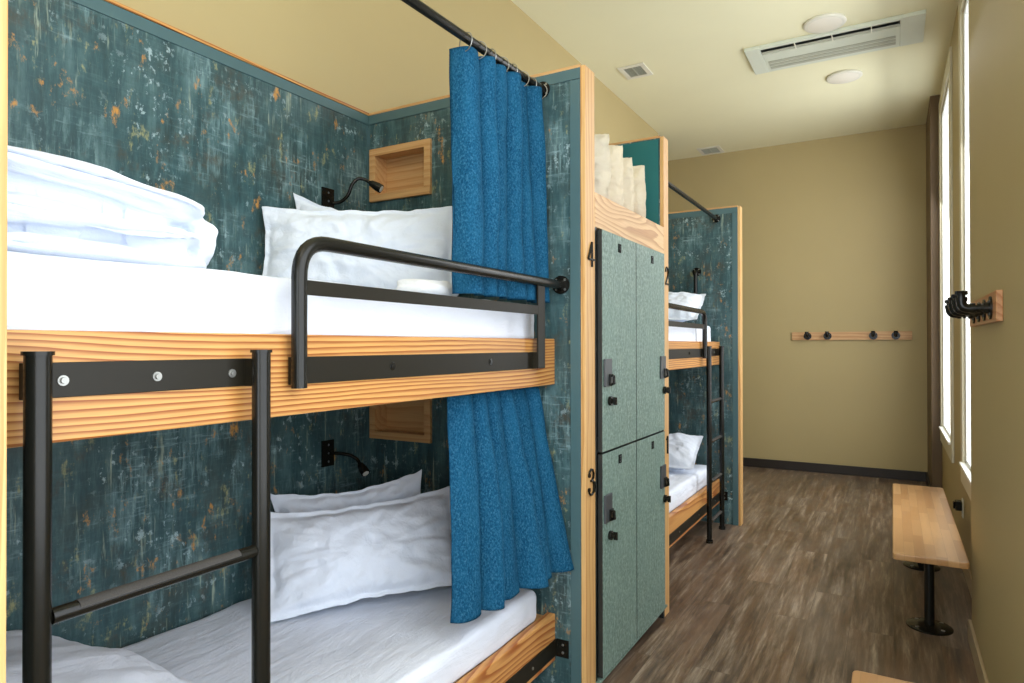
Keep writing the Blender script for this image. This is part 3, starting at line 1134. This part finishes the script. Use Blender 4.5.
c1 = curtain_obj(lambda u: Vector((-1.212, 1.772 + .535 * u, rod_at(1.772 + .535 * u) - .026)),
                 lambda u: Vector((-1.185, 1.742 + .570 * u, 1.566)), 6.2, .050, .050, 2.0)
tag(c1, 'blue woven curtain of the nearest upper bed, gathered behind the guard rail', 'curtain', CG)
for k in range(8):
    yy = 1.78 + .52 * k / 7
    adopt(MB().torus((-1.20, yy, rod_at(yy) - .013), (.25 * (-1) ** k, 1, 0), .030, .0018, 24, 6).build('curtain_ring', STEEL, None, 0, True), c1)
c2 = curtain_obj(lambda u: Vector((-1.238, 1.762 + .530 * u, 1.238)),
                 lambda u: Vector((-1.185 + .075 * u, 1.70 + .605 * u, .530 + .012 * u)), 5.6, .034, .054, 9.0)
tag(c2, 'blue woven curtain of the nearest lower bed, hem resting on the mattress', 'curtain', CG)
c3 = curtain_obj(lambda u: Vector((-1.215, 3.46 + .44 * u, 2.37)), lambda u: Vector((-1.215, 3.46 + .44 * u, 1.566)), 5, .024, .024, 15.0, 120, 40)
tag(c3, 'blue curtain of the far upper bed, just a sliver beside the lockers', 'curtain', CG)
for k in range(4):
    yy = 3.48 + .40 * k / 3
    adopt(MB().torus((-1.20, yy, 2.397), (.2, 1, 0), .030, .0018, 20, 6).build('curtain_ring', STEEL, None, 0, True), c3)

RG = 'black curtain rods above the bunks'
for (ya, yb, za, zb, lab) in ((.424, 2.326, 2.372, 2.414, 'long black curtain rod over the nearest bunk'),
                              (3.415, 5.306, 2.400, 2.397, 'black curtain rod over the far bunk')):
    r = MB().tube([(-1.20, ya + .004, za), (-1.20, yb - .001, zb)], .0150, 18).build('curtain_rod', BLACK, None, 0, True)
    tag(r, lab, 'curtain rod', RG)
    adopt(flange(-1.20, yb, zb, -1, .032).build('flange', [BLACK, STEEL], None, 0, True), r)
    adopt(flange(-1.20, ya + .004, za, 1, .032).build('flange', [BLACK, STEEL], None, 0, True), r)

# ------------------------------------------------------------------ reading lamps


def reading_lamp(y, z, path, label):
    root = thing('reading_lamp', label, 'lamp', (XK, y, z), 'gooseneck reading lamps')
    m = MB().box(XK + .0005, XK + .009, y - .034, y + .034, z - .056, z + .056)
    for dz in (-.036, 0, .036):
        m.cyl((XK + .009, y, z + dz), (XK + .0105, y, z + dz), .005, 10, 1)
    adopt(m.build('wall_plate', [BLACK, DARKG], None, .0015), root)
    # smooth the neck path
    P_ = [Vector(p) for p in path]
    pts = []
    for i in range(len(P_) - 1):
        p0, p1, p2, p3 = P_[max(i - 1, 0)], P_[i], P_[i + 1], P_[min(i + 2, len(P_) - 1)]
        for k in range(6):
            t = k / 6
            pts.append(.5 * ((2 * p1) + (p2 - p0) * t + (2 * p0 - 5 * p1 + 4 * p2 - p3) * t * t + (3 * p1 - p0 - 3 * p2 + p3) * t ** 3))
    pts.append(P_[-1])
    adopt(MB().tube(pts, .0075, 12).build('gooseneck', BLACK, None, 0, True), root)
    d_ = (P_[-1] - P_[-2]).normalized()
    e = P_[-1]
    h = MB().tube([e - d_ * .004, e + d_ * .006, e + d_ * .02, e + d_ * .034, e + d_ * .058], [.007, .014, .0165, .019, .0195], 20)
    hd = adopt(h.build('lamp_head', BLACK, None, 0, True), root)
    adopt(MB().cyl(e + d_ * .0582, e + d_ * .0592, .014, 20).build('lamp_lens', LED, None), hd)
    return root


reading_lamp(2.070, 2.025, [(XK + .009, 2.095, 2.020), (-2.08, 2.113, 2.028), (-2.05, 2.124, 2.055), (-2.03, 2.130, 2.101), (-2.01, 2.144, 2.125), (-1.992, 2.166, 2.124), (-1.970, 2.176, 2.110)],
             'black gooseneck reading lamp above the pillows of the nearest upper bed')
reading_lamp(2.070, .935, [(XK + .009, 2.095, .932), (-2.075, 2.113, .930), (-2.045, 2.134, .922), (-2.020, 2.148, .905), (-1.999, 2.143, .888)],
             'black gooseneck reading lamp above the pillows of the nearest lower bed')

# ------------------------------------------------------------------ benches


def rounded_slab(x0, x1, y0, y1, z0, z1, rad, name, m, parent=None):
    mb = MB()
    pts = []
    for cx, cy, a0 in ((x1 - rad, y1 - rad, 0), (x0 + rad, y1 - rad, 90), (x0 + rad, y0 + rad, 180), (x1 - rad, y0 + rad, 270)):
        for k in range(7):
            a = R(a0 + 15 * k)
            pts.append((cx + rad * cos(a), cy + rad * sin(a)))
    n = len(pts)
    vs = [(a, b, z0) for a, b in pts] + [(a, b, z1) for a, b in pts]
    fs = [tuple(range(n))[::-1], tuple(range(n, 2 * n))] + [(k, (k + 1) % n, n + (k + 1) % n, n + k) for k in range(n)]
    mb.add(vs, fs)
    return mb.build(name, m, parent, .005, False, 3)


def bench(x0, x1, y0, y1, legs, label):
    root = thing('bench', label, 'bench', ((x0 + x1) / 2, (y0 + y1) / 2, 0), 'butcher block benches along the right wall')
    adopt(rounded_slab(x0, x1, y0, y1, .414, .442, .018, 'seat', BLOCK), root)
    xc = (x0 + x1) / 2 + .01
    for yy in legs:
        m = MB().cyl((xc, yy, .008), (xc, yy, .405), .022, 24)
        m.tube([(xc, yy, 0), (xc, yy, .006), (xc, yy, .010), (xc, yy, .020)], [.100, .100, .094, .028], 40)
        m.cyl((xc, yy, .404), (xc, yy, .4135), .098, 32)
        for k in range(4):
            a = R(45 + 90 * k)
            m.cyl((xc + .075 * cos(a), yy + .075 * sin(a), .008), (xc + .075 * cos(a), yy + .075 * sin(a), .0145), .009, 12, 1)
            m.cyl((xc + .08 * cos(a), yy + .08 * sin(a), .4000), (xc + .08 * cos(a), yy + .08 * sin(a), .4040), .007, 12, 1)
        adopt(m.build('leg', [BLACK, STEEL], None, 0, True), root)
    return root


bench(-.004, .290, 3.50, 5.27, (3.87, 4.90), 'long butcher block bench below the windows on round black pedestal feet')
bench(-.106, .205, .45, 2.195, (.85, 1.80), 'second butcher block bench, only its far corner at the bottom edge')

# ------------------------------------------------------------------ coat racks with pipe hooks


def pipe_hook(M_, parent, s=1.0, up=0.0):
    """local: board in the xz plane, hook comes out along -y, turns up."""
    m = MB()
    m.cyl((0, 0, 0), (0, -.006, 0), .040 * s, 28, M=M_)
    m.cyl((0, -.006, 0), (0, -.022, 0), .020 * s, 20, M=M_)
    m.cyl((0, -.022, 0), (0, -.052, 0), .0115 * s, 16, M=M_)
    m.cyl((0, -.030, 0), (0, -.040, 0), .0175 * s, 16, M=M_)
    m.cyl((0, -.046, 0), (0, -.060, 0), .0185 * s, 20, M=M_)
    el = pipe_bend((0, -.055, 0), (0, -.086, 0), (0, -.086, .04), .024)
    m.tube([(0, -.056, 0)] + el + [(0, -.086, .030)], .0160 * s, 18, M=M_)
    m.cyl((0, -.086, .026), (0, -.086, .040), .0185 * s, 20, M=M_)
    m.cyl((0, -.086, .040), (0, -.086, .048 - up), .0125 * s, 16, M=M_)
    m.cyl((0, -.086, .048 - up), (0, -.086, .062 - up), .0195 * s, 8, M=M_)
    for k in range(4):
        a = R(45 + 90 * k)
        m.cyl((.030 * cos(a), -.006, .030 * sin(a)), (.030 * cos(a), -.0085, .030 * sin(a)), .0045, 10, 1, M=M_)
    return adopt(m.build('pipe_hook', [BLACK, DARKG], None, 0, True), parent)


rk = thing('coat_rack', 'pine coat rack seen edge-on on the right pier, four black pipe hooks', 'coat rack', (XP, 3.02, 1.53), 'wall coat racks')
adopt(MB().box(XP - .020, XP - .0005, 2.70, 3.56, 1.478, 1.582).build('backboard', m_wood('coat_rack_pine', 1, (.56, .30, .14), (.42, .17, .06), 36, 3.0), None, .002), rk)
for yy in (2.82, 3.00, 3.18, 3.36):
    pipe_hook(Matrix.Translation((XP - .020, yy, 1.528)) @ Matrix.Rotation(R(-90), 4, 'Z'), rk)
rk = thing('coat_rack', 'long pine coat rack on the back wall with four black pipe hooks', 'coat rack', (-.4, YB, 1.5), 'wall coat racks')
adopt(MB().box(-.972, .176, YB - .022, YB - .0005, 1.452, 1.540).build('backboard', m_wood('coat_rack_pine_far', 0, (.62, .38, .19), (.50, .26, .11), 30, 2.0), None, .002), rk)
for xx in (-.812, -.612, -.176, .030):
    pipe_hook(Matrix.Translation((xx, YB - .022, 1.496)), rk, 1.0, .014)

# ------------------------------------------------------------------ ceiling fittings
ac = thing('air_conditioner', 'long pale ceiling cassette air conditioner with a dark slot', 'air conditioner', (-.38, 5.47, H))
ax0, ax1, ay0, ay1 = -.972, .205, 5.225, 5.718
zc = H - .028
m = MB()
m.box(ax0, -.865, ay0, ay1, zc, H - .0005).box(.055, ax1, ay0, ay1, zc, H - .0005)
m.box(-.865, .055, ay0, ay0 + .035, zc, H - .0005).box(-.865, .055, 5.362, ay1, zc + .002, H - .0005)
adopt(m.build('casing', ACW, None, .004), ac)
adopt(MB().box(-.865, .055, ay0 + .035, 5.362, H - .008, H - .0006).build('air_slot', EDGE), ac)
M_ = Matrix.Translation((0, 5.335, zc + .005)) @ Matrix.Rotation(R(6), 4, 'X')
adopt(MB().box(-.86, .05, -.024, .024, -.003, .003, 0, M_).build('louvre_flap', ACG, None, .002), ac)
g = MB()
for k in range(3):
    yy = 5.50 + .058 * k
    g.box(-.84, .03, yy, yy + .040, zc - .002, zc + .001)
adopt(g.build('intake_grille', ACG, None, .001), ac)
for xx in (-.62, -.37, -.12):
    adopt(MB().box(xx - .004, xx + .004, ay0 + .03, 5.355, zc - .004, zc + .001).build('flap_guide', WHITE), ac)

for (lx, ly, lab) in ((-.402, 5.082, 'flat round ceiling light partly over the air conditioner'), (-.343, 6.180, 'flat round ceiling light beyond the air conditioner')):
    r = thing('ceiling_light', lab, 'ceiling light', (lx, ly, H), 'flat round ceiling lights')
    adopt(MB().tube([(lx, ly, H - .0005), (lx, ly, H - .012), (lx, ly, H - .018), (lx, ly, H - .020)], [.136, .138, .132, .112], 56).build('rim', WHITE, None, 0, True), r)
    adopt(MB().tube([(lx, ly, H - .020), (lx, ly, H - .023)], [.111, .103], 56).build('diffuser', m_plain('diffuser', (.80, .76, .66), .4, var=.02), None, 0, True), r)


def vent(x0, x1, y0, y1, label):
    r = thing('ceiling_vent', label, 'vent', ((x0 + x1) / 2, (y0 + y1) / 2, H), 'ceiling vents')
    f = .038
    m = MB().box(x0, x1, y0, y0 + f, H - .010, H - .0005).box(x0, x1, y1 - f, y1, H - .010, H - .0005)
    m.box(x0, x0 + f, y0 + f, y1 - f, H - .010, H - .0005).box(x1 - f, x1, y0 + f, y1 - f, H - .010, H - .0005)
    adopt(m.build('vent_frame', WHITE, None, .002), r)
    adopt(MB().box(x0 + f, x1 - f, y0 + f, y1 - f, H - .003, H - .0006).build('backing', EDGE), r)
    m = MB()
    n = 9
    for k in range(n):
        yy = y0 + f + (y1 - y0 - 2 * f) * (k + .5) / n
        m.box(x0 + f, x1 - f, yy - .0022, yy + .0022, H - .009, H - .003)
    m.box((x0 + x1) / 2 - .004, (x0 + x1) / 2 + .004, y0 + f, y1 - f, H - .0095, H - .003)
    adopt(m.build('slat_grille', ACG), r)


vent(-1.935, -1.715, 5.070, 5.330, 'square slatted vent in the ceiling above the lockers')
vent(-1.945, -1.690, 7.62, 7.90, 'small ceiling vent near the back wall')

# ------------------------------------------------------------------ outlet
r = thing('wall_outlet', 'white wall outlet below the windows behind the bench', 'outlet', (XW, 5.07, .36))
m = MB().box(XW - .006, XW - .0005, 5.035, 5.105, .302, .418)
adopt(m.build('cover_plate', WHITE, None, .002), r)
m = MB()
for zz in (.335, .385):
    m.cyl((XW - .0075, 5.07, zz), (XW - .006, 5.07, zz), .017, 20)
adopt(m.build('socket', WHITE), r)
m = MB().box(XW - .044, XW - .0076, 5.04, 5.10, .345, .405).box(XW - .054, XW - .044, 5.052, 5.088, .353, .397)
tag(m.build('power_adapter', BLACK, None, .005), 'small black power adapter plugged into the white outlet', 'adapter')
